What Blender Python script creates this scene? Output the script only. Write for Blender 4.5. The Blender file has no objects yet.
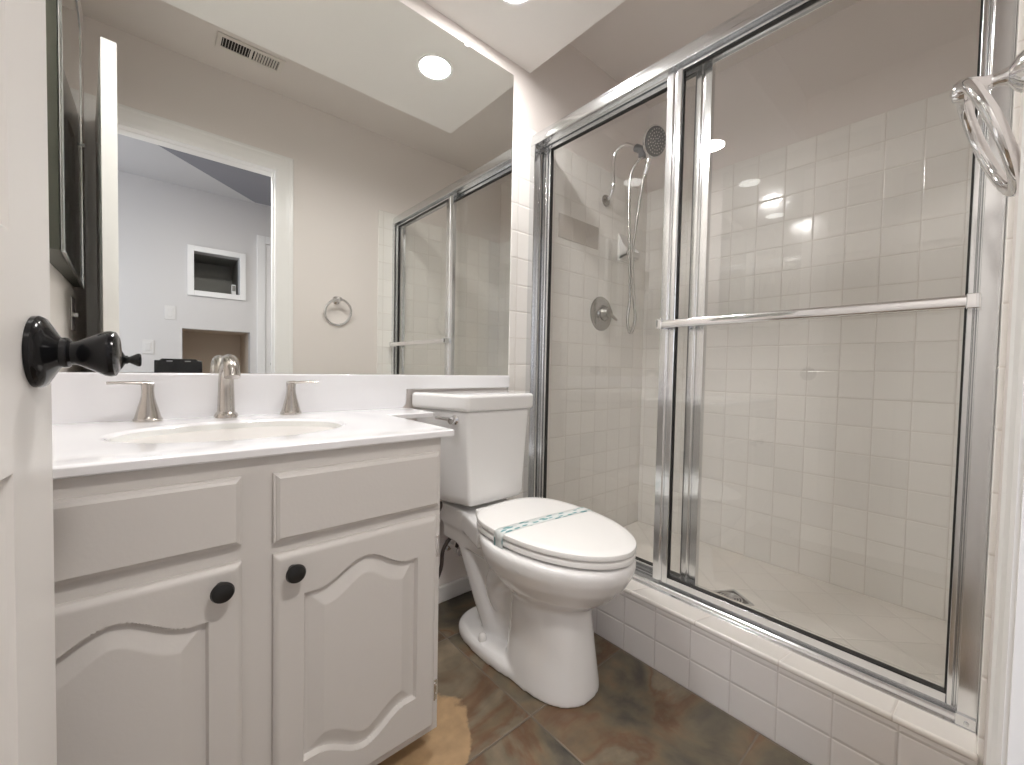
import bpy, bmesh, math, random
from mathutils import Vector, Matrix
random.seed(3)
S = bpy.context.scene
COL = S.collection
# ------------------------------------------------------------------ camera
CAM = Vector((0.1891, -1.3551, 0.9006))
YAW, PITCH, ROLL = 0.7194, -0.0311, 0.0198
fw = Vector((math.sin(YAW)*math.cos(PITCH), math.cos(YAW)*math.cos(PITCH), math.sin(PITCH)))
r0 = Vector((math.cos(YAW), -math.sin(YAW), 0)); u0 = r0.cross(fw)
rt = math.cos(ROLL)*r0 + math.sin(ROLL)*u0
up = -math.sin(ROLL)*r0 + math.cos(ROLL)*u0
cd = bpy.data.cameras.new('camera'); cam = bpy.data.objects.new('camera', cd); COL.objects.link(cam)
cd.sensor_width = 36; cd.lens = 413.0174/1024*36; cd.clip_start = 0.01; cd.clip_end = 50
M = Matrix((( rt.x, up.x, -fw.x, CAM.x), (rt.y, up.y, -fw.y, CAM.y), (rt.z, up.z, -fw.z, CAM.z), (0, 0, 0, 1)))
cam.matrix_world = M
S.camera = cam
# ------------------------------------------------------------------ world, exposure, light
S.view_settings.view_transform = 'Standard'; S.view_settings.look = 'None'
S.view_settings.gamma = 1; S.view_settings.use_curve_mapping = False
S.view_settings.exposure = 0.24
W = bpy.data.worlds.new('world'); S.world = W; W.use_nodes = True
W.node_tree.nodes['Background'].inputs[0].default_value = (0.62, 0.72, 0.9, 1)
W.node_tree.nodes['Background'].inputs[1].default_value = 1.2
S.cycles.max_bounces = 12; S.cycles.diffuse_bounces = 6; S.cycles.glossy_bounces = 8
S.cycles.transparent_max_bounces = 16; S.cycles.sample_clamp_indirect = 4.0
S.cycles.blur_glossy = 0.3
LAMP = 190.0
def area_light(name, loc, rot, sx, sy, power, col):
    l = bpy.data.lights.new(name, 'AREA'); l.shape = 'RECTANGLE'; l.size = sx; l.size_y = sy
    l.energy = power; l.color = col
    o = bpy.data.objects.new(name, l); o.location = loc; o.rotation_euler = rot; COL.objects.link(o); return o
# added fill light, out of view, at the opening in wall_bedroom_left
area_light('bedroom_side_fill', (-1.18, -2.35, 1.35), (0, -math.pi/2, 0), 1.1, 0.9, 13, (0.86, 0.90, 1.0))
BED_FILL = 105.0    # emission of the added, unseen fill light outside the doorway

# ------------------------------------------------------------------ materials
def nmat(name):
    m = bpy.data.materials.new(name); m.use_nodes = True
    return m, m.node_tree, m.node_tree.nodes['Principled BSDF']
def simple(name, col, rough=0.5, metal=0.0, coat=0.0, spec=0.5, bump=0, bscale=60, aniso=0):
    m, t, b = nmat(name)
    b.inputs['Base Color'].default_value = (*col, 1); b.inputs['Roughness'].default_value = rough
    b.inputs['Metallic'].default_value = metal; b.inputs['Coat Weight'].default_value = coat
    b.inputs['Specular IOR Level'].default_value = spec
    if bump:
        tc = t.nodes.new('ShaderNodeTexCoord'); n = t.nodes.new('ShaderNodeTexNoise'); n.inputs['Scale'].default_value = bscale
        n.inputs['Detail'].default_value = 4
        bp = t.nodes.new('ShaderNodeBump'); bp.inputs['Strength'].default_value = bump; bp.inputs['Distance'].default_value = 0.002
        t.links.new(tc.outputs['Object'], n.inputs['Vector']); t.links.new(n.outputs['Fac'], bp.inputs['Height'])
        t.links.new(bp.outputs['Normal'], b.inputs['Normal'])
    return m
def mth(t, op, a, b=None, c=None):
    n = t.nodes.new('ShaderNodeMath'); n.operation = op
    for i, v in enumerate((a, b, c)):
        if v is None: continue
        if isinstance(v, (int, float)): n.inputs[i].default_value = v
        else: t.links.new(v, n.inputs[i])
    return n.outputs[0]
def tile_mat(name, ua, va, pu, pv, ou, ov, col, grout, rough=0.12, gw=0.0022, rot=0.0, var=0.03, tilt=0.5, coat=0.0):
    """square tiles laid out in world metres: u along axis ua, v along axis va"""
    m, t, b = nmat(name)
    g = t.nodes.new('ShaderNodeNewGeometry'); sp = t.nodes.new('ShaderNodeSeparateXYZ')
    src = g.outputs['Position']
    if rot:
        vr = t.nodes.new('ShaderNodeVectorRotate'); vr.rotation_type = 'Z_AXIS'; vr.inputs['Angle'].default_value = rot
        t.links.new(src, vr.inputs['Vector']); src = vr.outputs[0]
    t.links.new(src, sp.inputs[0])
    ax = {'x': sp.outputs[0], 'y': sp.outputs[1], 'z': sp.outputs[2]}
    u = mth(t, 'DIVIDE', mth(t, 'SUBTRACT', ax[ua], ou), pu); v = mth(t, 'DIVIDE', mth(t, 'SUBTRACT', ax[va], ov), pv)
    fu = mth(t, 'FRACT', u); fv = mth(t, 'FRACT', v)
    iu = mth(t, 'FLOOR', u); iv = mth(t, 'FLOOR', v)
    du = mth(t, 'MULTIPLY', mth(t, 'MINIMUM', fu, mth(t, 'SUBTRACT', 1.0, fu)), pu)
    dv = mth(t, 'MULTIPLY', mth(t, 'MINIMUM', fv, mth(t, 'SUBTRACT', 1.0, fv)), pv)
    d = mth(t, 'MINIMUM', du, dv)
    mr = t.nodes.new('ShaderNodeMapRange'); mr.interpolation_type = 'SMOOTHSTEP'
    mr.inputs['From Min'].default_value = gw*0.35; mr.inputs['From Max'].default_value = gw
    t.links.new(d, mr.inputs['Value'])
    cb = t.nodes.new('ShaderNodeCombineXYZ'); t.links.new(iu, cb.inputs[0]); t.links.new(iv, cb.inputs[1])
    wn = t.nodes.new('ShaderNodeTexWhiteNoise'); wn.noise_dimensions = '3D'; t.links.new(cb.outputs[0], wn.inputs['Vector'])
    sc = t.nodes.new('ShaderNodeSeparateColor'); t.links.new(wn.outputs['Color'], sc.inputs[0])
    hv = t.nodes.new('ShaderNodeHueSaturation'); hv.inputs['Color'].default_value = (*col, 1)
    t.links.new(mth(t, 'ADD', 1.0-var, mth(t, 'MULTIPLY', sc.outputs[0], 2*var)), hv.inputs['Value'])
    mx = t.nodes.new('ShaderNodeMix'); mx.data_type = 'RGBA'
    mx.inputs['A'].default_value = (*grout, 1); t.links.new(hv.outputs[0], mx.inputs['B']); t.links.new(mr.outputs[0], mx.inputs['Factor'])
    t.links.new(mx.outputs['Result'], b.inputs['Base Color'])
    t.links.new(mth(t, 'ADD', mth(t, 'MULTIPLY', mr.outputs[0], rough-0.7), 0.7), b.inputs['Roughness'])
    b.inputs['Coat Weight'].default_value = coat
    # pillowed edge plus a slight tilt of each tile
    pe = t.nodes.new('ShaderNodeMapRange'); pe.interpolation_type = 'SMOOTHSTEP'
    pe.inputs['From Min'].default_value = 0.0; pe.inputs['From Max'].default_value = gw*2.6
    t.links.new(d, pe.inputs['Value'])
    tl = mth(t, 'ADD', mth(t, 'MULTIPLY', mth(t, 'SUBTRACT', sc.outputs[1], 0.5), fu), mth(t, 'MULTIPLY', mth(t, 'SUBTRACT', sc.outputs[2], 0.5), fv))
    nz = t.nodes.new('ShaderNodeTexNoise'); nz.inputs['Scale'].default_value = 14; t.links.new(g.outputs['Position'], nz.inputs['Vector'])
    h = mth(t, 'ADD', mth(t, 'ADD', pe.outputs[0], mth(t, 'MULTIPLY', tl, tilt)), mth(t, 'MULTIPLY', nz.outputs['Fac'], 0.5))
    bp = t.nodes.new('ShaderNodeBump'); bp.inputs['Strength'].default_value = 1.0; bp.inputs['Distance'].default_value = 0.0011
    t.links.new(h, bp.inputs['Height']); t.links.new(bp.outputs[0], b.inputs['Normal'])
    return m
WALL = simple('wall_paint', (0.79, 0.738, 0.705), 0.55, bump=0.25, bscale=220)
CEIL = simple('ceiling_paint', (0.74, 0.69, 0.655), 0.6, bump=0.25, bscale=220)
SOFF = simple('soffit_paint', (0.83, 0.80, 0.77), 0.6, bump=0.2, bscale=220)
TRIM = simple('trim_paint', (0.86, 0.85, 0.835), 0.3)
DOORM = simple('door_paint', (0.76, 0.735, 0.71), 0.32)
CABM = simple('cabinet_paint', (0.64, 0.615, 0.59), 0.38, bump=0.1, bscale=150)
MARB = simple('cultured_marble', (0.88, 0.88, 0.90), 0.12, coat=0.6)
BASIN = simple('basin_marble', (0.90, 0.91, 0.89), 0.12, coat=0.6)
PORC = simple('porcelain', (0.87, 0.865, 0.86), 0.08, coat=0.5)
SEATM = simple('seat_plastic', (0.90, 0.89, 0.875), 0.2)
CHROME = simple('chrome', (0.86, 0.86, 0.87), 0.07, metal=1)
ALU = simple('polished_aluminium', (0.76, 0.77, 0.78), 0.17, metal=1)
NICKEL = simple('brushed_nickel', (0.54, 0.51, 0.475), 0.24, metal=1)
BLACK = simple('black_enamel', (0.006, 0.006, 0.007), 0.13, spec=0.35)
DNICK = simple('dark_nickel', (0.40, 0.385, 0.365), 0.24, metal=1)
BLACKK = simple('black_knob_paint', (0.008, 0.008, 0.008), 0.35)
RUBBER = simple('black_gasket', (0.01, 0.01, 0.01), 0.5)
MIRR = simple('mirror_silver', (0.90, 0.915, 0.89), 0.0, metal=1)
MEDM = simple('cabinet_mirror_silver', (0.82, 0.85, 0.83), 0.0, metal=1)
DARKM = simple('dark_frame_metal', (0.13, 0.135, 0.115), 0.35, metal=1)
PAPERW = simple('soap_dish_ceramic', (0.78, 0.76, 0.74), 0.12)
BEDW = simple('bedroom_wall_paint', (0.62, 0.61, 0.61), 0.6)
BEDD = simple('bedroom_shade_grey', (0.23, 0.23, 0.26), 0.6)  # darker grey puts the shade on the bedroom ceiling into the colour
BEDT = simple('bedroom_trim_paint', (0.80, 0.80, 0.80), 0.4)
BEDP = simple('bedroom_plate_plastic', (0.68, 0.67, 0.66), 0.4)
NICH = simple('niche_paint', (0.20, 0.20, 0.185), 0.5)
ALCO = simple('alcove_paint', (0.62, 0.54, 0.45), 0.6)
CARP = simple('bedroom_carpet', (0.35, 0.31, 0.28), 0.9, bump=0.6, bscale=400)
PHONEM = simple('phone_black', (0.01, 0.01, 0.012), 0.25)
LENSR = simple('phone_lens_glass', (0.5, 0.52, 0.55), 0.1, metal=0.6)
HOSEM = simple('supply_hose_braid', (0.05, 0.035, 0.03), 0.45)
GREYT = simple('drain_steel', (0.55, 0.54, 0.53), 0.3, metal=1)
HOLE = simple('dark_opening', (0.01, 0.01, 0.01), 0.8)
VENTM = simple('vent_paint', (0.72, 0.68, 0.63), 0.45)
NOZ = simple('shower_face_grey', (0.13, 0.135, 0.145), 0.35, metal=0.4)

TP = 0.1150
tc = (0.885, 0.86, 0.825); gc = (0.74, 0.70, 0.655)
T_BACK = tile_mat('tile_back_wall', 'x', 'z', 0.114, TP, 2.41, 1.958, tc, gc)
T_SIDE = tile_mat('tile_side_wall', 'y', 'z', 0.1145, TP, -0.145, 1.958, tc, gc)
T_CURB = tile_mat('tile_curb', 'y', 'z', 0.108, 0.088, -0.51, 0.0, (0.80, 0.765, 0.74), (0.64, 0.60, 0.57), rough=0.22)
T_CAP = tile_mat('tile_curb_cap', 'y', 'x', 0.205, 0.5, -0.846, 1.2, (0.89, 0.85, 0.80), (0.70, 0.65, 0.60), rough=0.2)
T_PAN = tile_mat('tile_shower_floor', 'x', 'y', 0.152, 0.152, 0.03, 0.02, (0.86, 0.82, 0.77), (0.78, 0.74, 0.69), rough=0.3, rot=0.78, var=0.015)
T_STRIP = tile_mat('grey_strip_grid', 'x', 'z', 0.1015, 0.12, 1.64, 1.53, (0.62, 0.575, 0.53), (0.68, 0.63, 0.58), rough=0.2, var=0.08)

def slate_mat():
    m, t, b = nmat('slate_floor')
    g = t.nodes.new('ShaderNodeNewGeometry'); sp = t.nodes.new('ShaderNodeSeparateXYZ'); t.links.new(g.outputs['Position'], sp.inputs[0])
    P = 0.405
    u = mth(t, 'DIVIDE', mth(t, 'SUBTRACT', sp.outputs[0], 0.93), P); v = mth(t, 'DIVIDE', mth(t, 'SUBTRACT', sp.outputs[1], -0.61), P)
    fu = mth(t, 'FRACT', u); fv = mth(t, 'FRACT', v)
    wob = t.nodes.new('ShaderNodeTexNoise'); wob.inputs['Scale'].default_value = 40; t.links.new(g.outputs['Position'], wob.inputs['Vector'])
    d = mth(t, 'MULTIPLY', mth(t, 'MINIMUM', mth(t, 'MINIMUM', fu, mth(t, 'SUBTRACT', 1.0, fu)), mth(t, 'MINIMUM', fv, mth(t, 'SUBTRACT', 1.0, fv))), P)
    d = mth(t, 'ADD', d, mth(t, 'MULTIPLY', mth(t, 'SUBTRACT', wob.outputs['Fac'], 0.5), 0.003))
    mr = t.nodes.new('ShaderNodeMapRange'); mr.inputs['From Min'].default_value = 0.001; mr.inputs['From Max'].default_value = 0.0035
    t.links.new(d, mr.inputs['Value'])
    cb = t.nodes.new('ShaderNodeCombineXYZ'); t.links.new(mth(t, 'FLOOR', u), cb.inputs[0]); t.links.new(mth(t, 'FLOOR', v), cb.inputs[1])
    wn = t.nodes.new('ShaderNodeTexWhiteNoise'); t.links.new(cb.outputs[0], wn.inputs['Vector'])
    va = t.nodes.new('ShaderNodeVectorMath'); va.operation = 'MULTIPLY_ADD'
    va.inputs[1].default_value = (0.35, 0.35, 0.35); t.links.new(wn.outputs['Color'], va.inputs[0]); t.links.new(g.outputs['Position'], va.inputs[2])
    n1 = t.nodes.new('ShaderNodeTexNoise'); n1.inputs['Scale'].default_value = 3.4; n1.inputs['Detail'].default_value = 6; n1.inputs['Roughness'].default_value = 0.55
    n1.inputs['Distortion'].default_value = 0.8
    t.links.new(va.outputs[0], n1.inputs['Vector'])
    cr = t.nodes.new('ShaderNodeValToRGB'); e = cr.color_ramp.elements
    e[0].position = 0.30; e[0].color = (0.050, 0.048, 0.044, 1)
    e[1].position = 0.78; e[1].color = (0.34, 0.25, 0.16, 1)
    for p, c in ((0.38, (0.095, 0.082, 0.062, 1)), (0.45, (0.15, 0.125, 0.085, 1)), (0.51, (0.19, 0.135, 0.082, 1)), (0.55, (0.165, 0.092, 0.050, 1)), (0.60, (0.20, 0.165, 0.115, 1)), (0.67, (0.27, 0.215, 0.15, 1))):
        x = e.new(p); x.color = c
    t.links.new(n1.outputs['Fac'], cr.inputs[0])
    n2 = t.nodes.new('ShaderNodeTexNoise'); n2.inputs['Scale'].default_value = 26; n2.inputs['Detail'].default_value = 8; t.links.new(va.outputs[0], n2.inputs['Vector'])
    hv = t.nodes.new('ShaderNodeHueSaturation'); t.links.new(cr.outputs[0], hv.inputs['Color'])
    t.links.new(mth(t, 'ADD', 0.55, mth(t, 'MULTIPLY', n2.outputs['Fac'], 0.68)), hv.inputs['Value'])
    mx = t.nodes.new('ShaderNodeMix'); mx.data_type = 'RGBA'; mx.inputs['A'].default_value = (0.17, 0.14, 0.11, 1)
    t.links.new(hv.outputs[0], mx.inputs['B']); t.links.new(mr.outputs[0], mx.inputs['Factor'])
    # one pale ochre patch in the slate beside the vanity
    vd = t.nodes.new('ShaderNodeVectorMath'); vd.operation = 'DISTANCE'; vd.inputs[1].default_value = (0.64, -0.47, 0)
    nn = t.nodes.new('ShaderNodeTexNoise'); nn.inputs['Scale'].default_value = 9; nn.inputs['Detail'].default_value = 5; t.links.new(g.outputs['Position'], nn.inputs['Vector'])
    t.links.new(g.outputs['Position'], vd.inputs[0])
    dd = mth(t, 'ADD', vd.outputs['Value'], mth(t, 'MULTIPLY', mth(t, 'SUBTRACT', nn.outputs['Fac'], 0.5), 0.16))
    pm = t.nodes.new('ShaderNodeMapRange'); pm.inputs['From Min'].default_value = 0.155; pm.inputs['From Max'].default_value = 0.165
    pm.inputs['To Min'].default_value = 1; pm.inputs['To Max'].default_value = 0
    t.links.new(dd, pm.inputs['Value'])
    lim = mth(t, 'GREATER_THAN', sp.outputs[1], -0.61)
    pf = mth(t, 'MULTIPLY', pm.outputs[0], lim)
    pc = t.nodes.new('ShaderNodeHueSaturation'); pc.inputs['Color'].default_value = (0.40, 0.27, 0.15, 1)
    t.links.new(mth(t, 'ADD', 0.6, mth(t, 'MULTIPLY', n2.outputs['Fac'], 0.8)), pc.inputs['Value'])
    m2 = t.nodes.new('ShaderNodeMix'); m2.data_type = 'RGBA'; t.links.new(mx.outputs['Result'], m2.inputs['A']); t.links.new(pc.outputs[0], m2.inputs['B']); t.links.new(pf, m2.inputs['Factor'])
    t.links.new(m2.outputs['Result'], b.inputs['Base Color'])
    t.links.new(mth(t, 'ADD', 0.26, mth(t, 'MULTIPLY', n2.outputs['Fac'], 0.25)), b.inputs['Roughness'])
    bp = t.nodes.new('ShaderNodeBump'); bp.inputs['Strength'].default_value = 0.7; bp.inputs['Distance'].default_value = 0.003
    t.links.new(mth(t, 'ADD', mth(t, 'MULTIPLY', mr.outputs[0], 0.7), mth(t, 'ADD', n1.outputs['Fac'], mth(t, 'MULTIPLY', n2.outputs['Fac'], 0.4))), bp.inputs['Height'])
    t.links.new(bp.outputs[0], b.inputs['Normal'])
    return m
SLATE = slate_mat()
def glass_mat():
    m = bpy.data.materials.new('door_glass'); m.use_nodes = True; t = m.node_tree; t.nodes.clear()
    o = t.nodes.new('ShaderNodeOutputMaterial'); mx = t.nodes.new('ShaderNodeMixShader'); lw = t.nodes.new('ShaderNodeLayerWeight'); lw.inputs['Blend'].default_value = 0.5
    sch = mth(t, 'ADD', 0.045, mth(t, 'MULTIPLY', 0.955, mth(t, 'POWER', lw.outputs['Facing'], 5.0)))
    tr = t.nodes.new('ShaderNodeBsdfTransparent'); tr.inputs[0].default_value = (0.98, 0.982, 0.978, 1)
    gl = t.nodes.new('ShaderNodeBsdfGlossy'); gl.inputs['Roughness'].default_value = 0.0; gl.inputs['Color'].default_value = (1, 1, 1, 1)
    t.links.new(sch, mx.inputs[0]); t.links.new(tr.outputs[0], mx.inputs[1]); t.links.new(gl.outputs[0], mx.inputs[2]); t.links.new(mx.outputs[0], o.inputs[0])
    return m
GLASS = glass_mat()
def emis(name, col, s):
    m = bpy.data.materials.new(name); m.use_nodes = True; t = m.node_tree; t.nodes.clear()
    o = t.nodes.new('ShaderNodeOutputMaterial'); e = t.nodes.new('ShaderNodeEmission'); e.inputs[0].default_value = (*col, 1); e.inputs[1].default_value = s
    t.links.new(e.outputs[0], o.inputs[0]); return m
LENS = emis('lamp_lens', (1.0, 0.975, 0.955), LAMP)
def band_mat():
    m, t, b = nmat('paper_band'); b.inputs['Roughness'].default_value = 0.5
    g = t.nodes.new('ShaderNodeNewGeometry')
    mp = t.nodes.new('ShaderNodeMapping'); mp.inputs['Scale'].default_value = (28, 75, 28); t.links.new(g.outputs['Position'], mp.inputs[0])
    n = t.nodes.new('ShaderNodeTexVoronoi'); n.inputs['Scale'].default_value = 1; t.links.new(mp.outputs[0], n.inputs['Vector'])
    cr = t.nodes.new('ShaderNodeValToRGB'); e = cr.color_ramp.elements; e[0].position = 0.30; e[0].color = (0.16, 0.36, 0.38, 1); e[1].position = 0.42; e[1].color = (0.74, 0.78, 0.77, 1)
    t.links.new(n.outputs['Distance'], cr.inputs[0]); t.links.new(cr.outputs[0], b.inputs['Base Color']); return m
BAND = band_mat()

# ------------------------------------------------------------------ mesh helpers
def thing(name, label, cat, loc=(0, 0, 0), group=None):
    o = bpy.data.objects.new(name, None); COL.objects.link(o); o.location = loc; o.empty_display_size = 0.05
    o['label'] = label; o['category'] = cat
    if group: o['group'] = group
    return o
def wm(o):
    m = Matrix.Translation(o.location) @ o.rotation_euler.to_matrix().to_4x4()
    return m
def obj(name, bm, mat, parent=None, smooth=True, bevel=0, seg=3, label=None, angle=40, mods=None):
    me = bpy.data.meshes.new(name); bmesh.ops.recalc_face_normals(bm, faces=bm.faces[:]); bm.to_mesh(me); bm.free()
    o = bpy.data.objects.new(name, me); COL.objects.link(o)
    for mm in (mat if isinstance(mat, (list, tuple)) else [mat]): me.materials.append(mm)
    if parent is not None:
        o.parent = parent
        # meshes are written in world coordinates
        top = parent; inv = Matrix.Identity(4)
        if top.type == 'EMPTY': inv = wm(top).inverted()
        elif top.parent is None: inv = wm(top).inverted()
        else: inv = Matrix.Identity(4)
        o.matrix_parent_inverse = inv
    if mods: mods(o)
    if bevel:
        b = o.modifiers.new('bevel', 'BEVEL'); b.width = bevel; b.segments = seg; b.limit_method = 'ANGLE'; b.angle_limit = math.radians(angle)
        b.harden_normals = False
    if smooth:
        for p in me.polygons: p.use_smooth = True
        if not mods:
            try: me.set_sharp_from_angle(angle=math.radians(35))
            except Exception: pass
            if bevel:
                w = o.modifiers.new('weighted', 'WEIGHTED_NORMAL'); w.keep_sharp = False
    if label: o['label'] = label
    return o
def tag(o, label, cat, group=None):
    o['label'] = label; o['category'] = cat
    if group: o['group'] = group
    return o
def struct(name, bm, mat, **k):
    o = obj(name, bm, mat, smooth=k.pop('smooth', False), **k); o['kind'] = 'structure'; return o
def box(bm, x0, x1, y0, y1, z0, z1, mi=0):
    v = [bm.verts.new((x, y, z)) for x in (x0, x1) for y in (y0, y1) for z in (z0, z1)]
    for f in ((0, 1, 3, 2), (4, 6, 7, 5), (0, 4, 5, 1), (2, 3, 7, 6), (0, 2, 6, 4), (1, 5, 7, 3)):
        bm.faces.new([v[i] for i in f]).material_index = mi
    return v
def B(*boxes):
    bm = bmesh.new()
    for b in boxes: box(bm, *b)
    return bm
def prism(bm, pts, axis, a, b):
    """polygon pts (2-D) extruded along axis from a to b"""
    def P(p, w):
        if axis == 'z': return (p[0], p[1], w)
        if axis == 'y': return (p[0], w, p[1])
        return (w, p[0], p[1])
    A = [bm.verts.new(P(p, a)) for p in pts]; C = [bm.verts.new(P(p, b)) for p in pts]
    n = len(pts)
    bm.faces.new(A); bm.faces.new(C[::-1])
    for i in range(n): bm.faces.new((A[i], C[i], C[(i+1) % n], A[(i+1) % n]))
    return A, C
def loft(bm, rings, cap=True, close=False):
    R = [[bm.verts.new(p) for p in r] for r in rings]; n = len(R[0])
    for a, b in zip(R, R[1:] + ([R[0]] if close else [])):
        for i in range(n): bm.faces.new((a[i], a[(i+1) % n], b[(i+1) % n], b[i]))
    if cap and not close: bm.faces.new(R[0][::-1]); bm.faces.new(R[-1])
    return R
def lathe(bm, prof, origin, axis, n=32):
    """prof = [(radius, distance along axis)]"""
    origin = Vector(origin); ax = Vector(axis).normalized()
    t = ax.cross(Vector((0, 0, 1)) if abs(ax.z) < 0.9 else Vector((1, 0, 0))).normalized(); s = ax.cross(t)
    rings = []
    for r, h in prof:
        r = max(r, 1e-5)
        rings.append([origin + ax*h + (t*math.cos(2*math.pi*i/n) + s*math.sin(2*math.pi*i/n))*r for i in range(n)])
    loft(bm, rings)
def catmull(pts, sub=8):
    pts = [Vector(p) for p in pts]; out = []
    P = [2*pts[0]-pts[1]] + pts + [2*pts[-1]-pts[-2]]
    for i in range(1, len(P)-2):
        for k in range(sub):
            u = k/sub; a, b, c, d = P[i-1:i+3]
            out.append(0.5*((2*b) + (c-a)*u + (2*a-5*b+4*c-d)*u*u + (3*b-a-3*c+d)*u**3))
    out.append(pts[-1]); return out
def tube(bm, pts, rad, n=12, sub=8, smooth=True, closed=False):
    P = catmull(pts, sub) if smooth else [Vector(p) for p in pts]
    N = len(P); rr = rad if callable(rad) else (lambda u: rad)
    tan = [(P[min(i+1, N-1)]-P[max(i-1, 0)]).normalized() for i in range(N)]
    if closed: tan = [(P[(i+1) % N]-P[i-1]).normalized() for i in range(N)]
    nrm = tan[0].cross(Vector((0.13, 0.2, 1))).normalized(); rings = []
    for i in range(N):
        nrm = (nrm - tan[i]*nrm.dot(tan[i])).normalized(); bi = tan[i].cross(nrm); r = rr(i/(N-1))
        rings.append([P[i] + (nrm*math.cos(2*math.pi*k/n) + bi*math.sin(2*math.pi*k/n))*r for k in range(n)])
    loft(bm, rings, close=closed)

# ------------------------------------------------------------------ dimensions
XL, XF, YF, H, HS = -0.03, 2.41, -1.380, 2.455, 2.197
XT, XS, ZT = 1.348, 1.337, 1.958          # tile edge, curb face, tile top
XD = 1.49                                  # shower frame centre plane
CT = 0.181                                 # curb height
OP0, OP1, OPZ = 0.045, 0.741, 2.024        # door opening
# ------------------------------------------------------------------ room shell
struct('floor', B((XL-0.1, XS+0.06, YF-0.12, 0.05, -0.05, 0.0)), SLATE)
struct('wall_back', B((XL-0.1, XF+0.1, 0.0, 0.1, -0.05, H+0.05)), WALL)
struct('wall_left', B((XL-0.1, XL, YF, 0.0, -0.05, H+0.05)), WALL)
struct('wall_shower_side', B((XF, XF+0.1, YF-0.1, 0.0, -0.05, H+0.05)), WALL)
struct('wall_front', B((XL-0.1, OP0, YF-0.12, YF, -0.05, H+0.05), (OP1, XF, YF-0.12, YF, -0.05, H+0.05), (OP0, OP1, YF-0.12, YF, OPZ, H+0.05)), WALL)
struct('ceiling', B((XL-0.1, XF+0.1, YF-0.12, 0.1, H, H+0.1)), CEIL)
# dropped soffit over the vanity, with two holes for the recessed lamps
def soffit():
    bm = bmesh.new(); x0, x1, y0, y1 = XL, 1.445, -0.645, 0.0
    lamps = [(0.345, -0.285), (1.122, -0.268)]; R = 0.068; n = 32
    sp = (x0, 0.745, x1)
    for k, (cx, cy) in enumerate(lamps):
        a, b = sp[k], sp[k+1]
        inner = []; outer = []
        corners = [(b, y0), (b, y1), (a, y1), (a, y0)]
        for i in range(n):
            t = 2*math.pi*i/n; c, s = math.cos(t), math.sin(t)
            inner.append(bm.verts.new((cx+R*c, cy+R*s, HS)))
            k1 = ((b-cx)/c) if c > 1e-6 else ((a-cx)/c if c < -1e-6 else 1e9)
            k2 = ((y1-cy)/s) if s > 1e-6 else ((y0-cy)/s if s < -1e-6 else 1e9)
            k0 = min(k1, k2); outer.append(bm.verts.new((cx+k0*c, cy+k0*s, HS)))
        for i in range(n):
            j = (i+1) % n
            po, pj = outer[i].co, outer[j].co
            cor = None
            for cc in corners:
                if abs(po.x-pj.x) > 1e-4 and abs(po.y-pj.y) > 1e-4:
                    on = lambda p: (abs(p.x-cc[0]) < 1e-5 or abs(p.y-cc[1]) < 1e-5)
                    if on(po) and on(pj): 
                        if (abs(po.x-cc[0]) < 1e-5) != (abs(pj.x-cc[0]) < 1e-5): cor = cc
            vs = [inner[i], inner[j], outer[j]] + ([bm.verts.new((*cor, HS))] if cor else []) + [outer[i]]
            bm.faces.new(vs)
        top = [bm.verts.new((v.co.x, v.co.y, HS+0.06)) for v in inner]
        for i in range(n): bm.faces.new((inner[i], top[i], top[(i+1) % n], inner[(i+1) % n]))
        bm.faces.new(top)
    A = [bm.verts.new(p) for p in ((x0, y0, HS), (x1, y0, HS), (x1, y0, H), (x0, y0, H))]; bm.faces.new(A)
    A = [bm.verts.new(p) for p in ((x1, y0, HS), (x1, y1, HS), (x1, y1, H), (x1, y0, H))]; bm.faces.new(A)
    bmesh.ops.remove_doubles(bm, verts=bm.verts[:], dist=1e-5)
    struct('ceiling_soffit', bm, SOFF)
soffit()
# tile cladding
struct('wall_back_tile', B((XT, XF, -0.008, 0.002, 0.0, ZT)), T_BACK, bevel=0.004)
struct('wall_shower_side_tile', B((XF-0.008, XF+0.002, YF+0.006, -0.006, -0.01, ZT)), T_SIDE)
struct('wall_front_tile', B((XT, XF-0.006, YF-0.002, YF+0.008, 0.0, ZT)), T_BACK, bevel=0.004)
bm = bmesh.new(); prism(bm, [(XS, -0.01), (XS, 0.194), (1.45, 0.168), (1.60, 0.160), (1.60, -0.01)], 'y', YF+0.006, -0.006)
struct('shower_curb', bm, T_CURB)
bm = bmesh.new(); prism(bm, [(XS-0.003, 0.190), (XS-0.003, 0.206), (1.442, CT+0.0005), (1.536, CT), (1.603, CT-0.006), (1.603, 0.155), (1.45, 0.166)], 'y', YF+0.006, -0.006)
struct('shower_curb_cap', bm, T_CAP, bevel=0.006, smooth=True)
struct('shower_floor', B((1.59, XF, YF, 0.0, -0.05, 0.0)), T_PAN)
struct('baseboard_back', B((0.68, XS, -0.016, 0.0, 0.0, 0.062)), TRIM, bevel=0.004)
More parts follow.
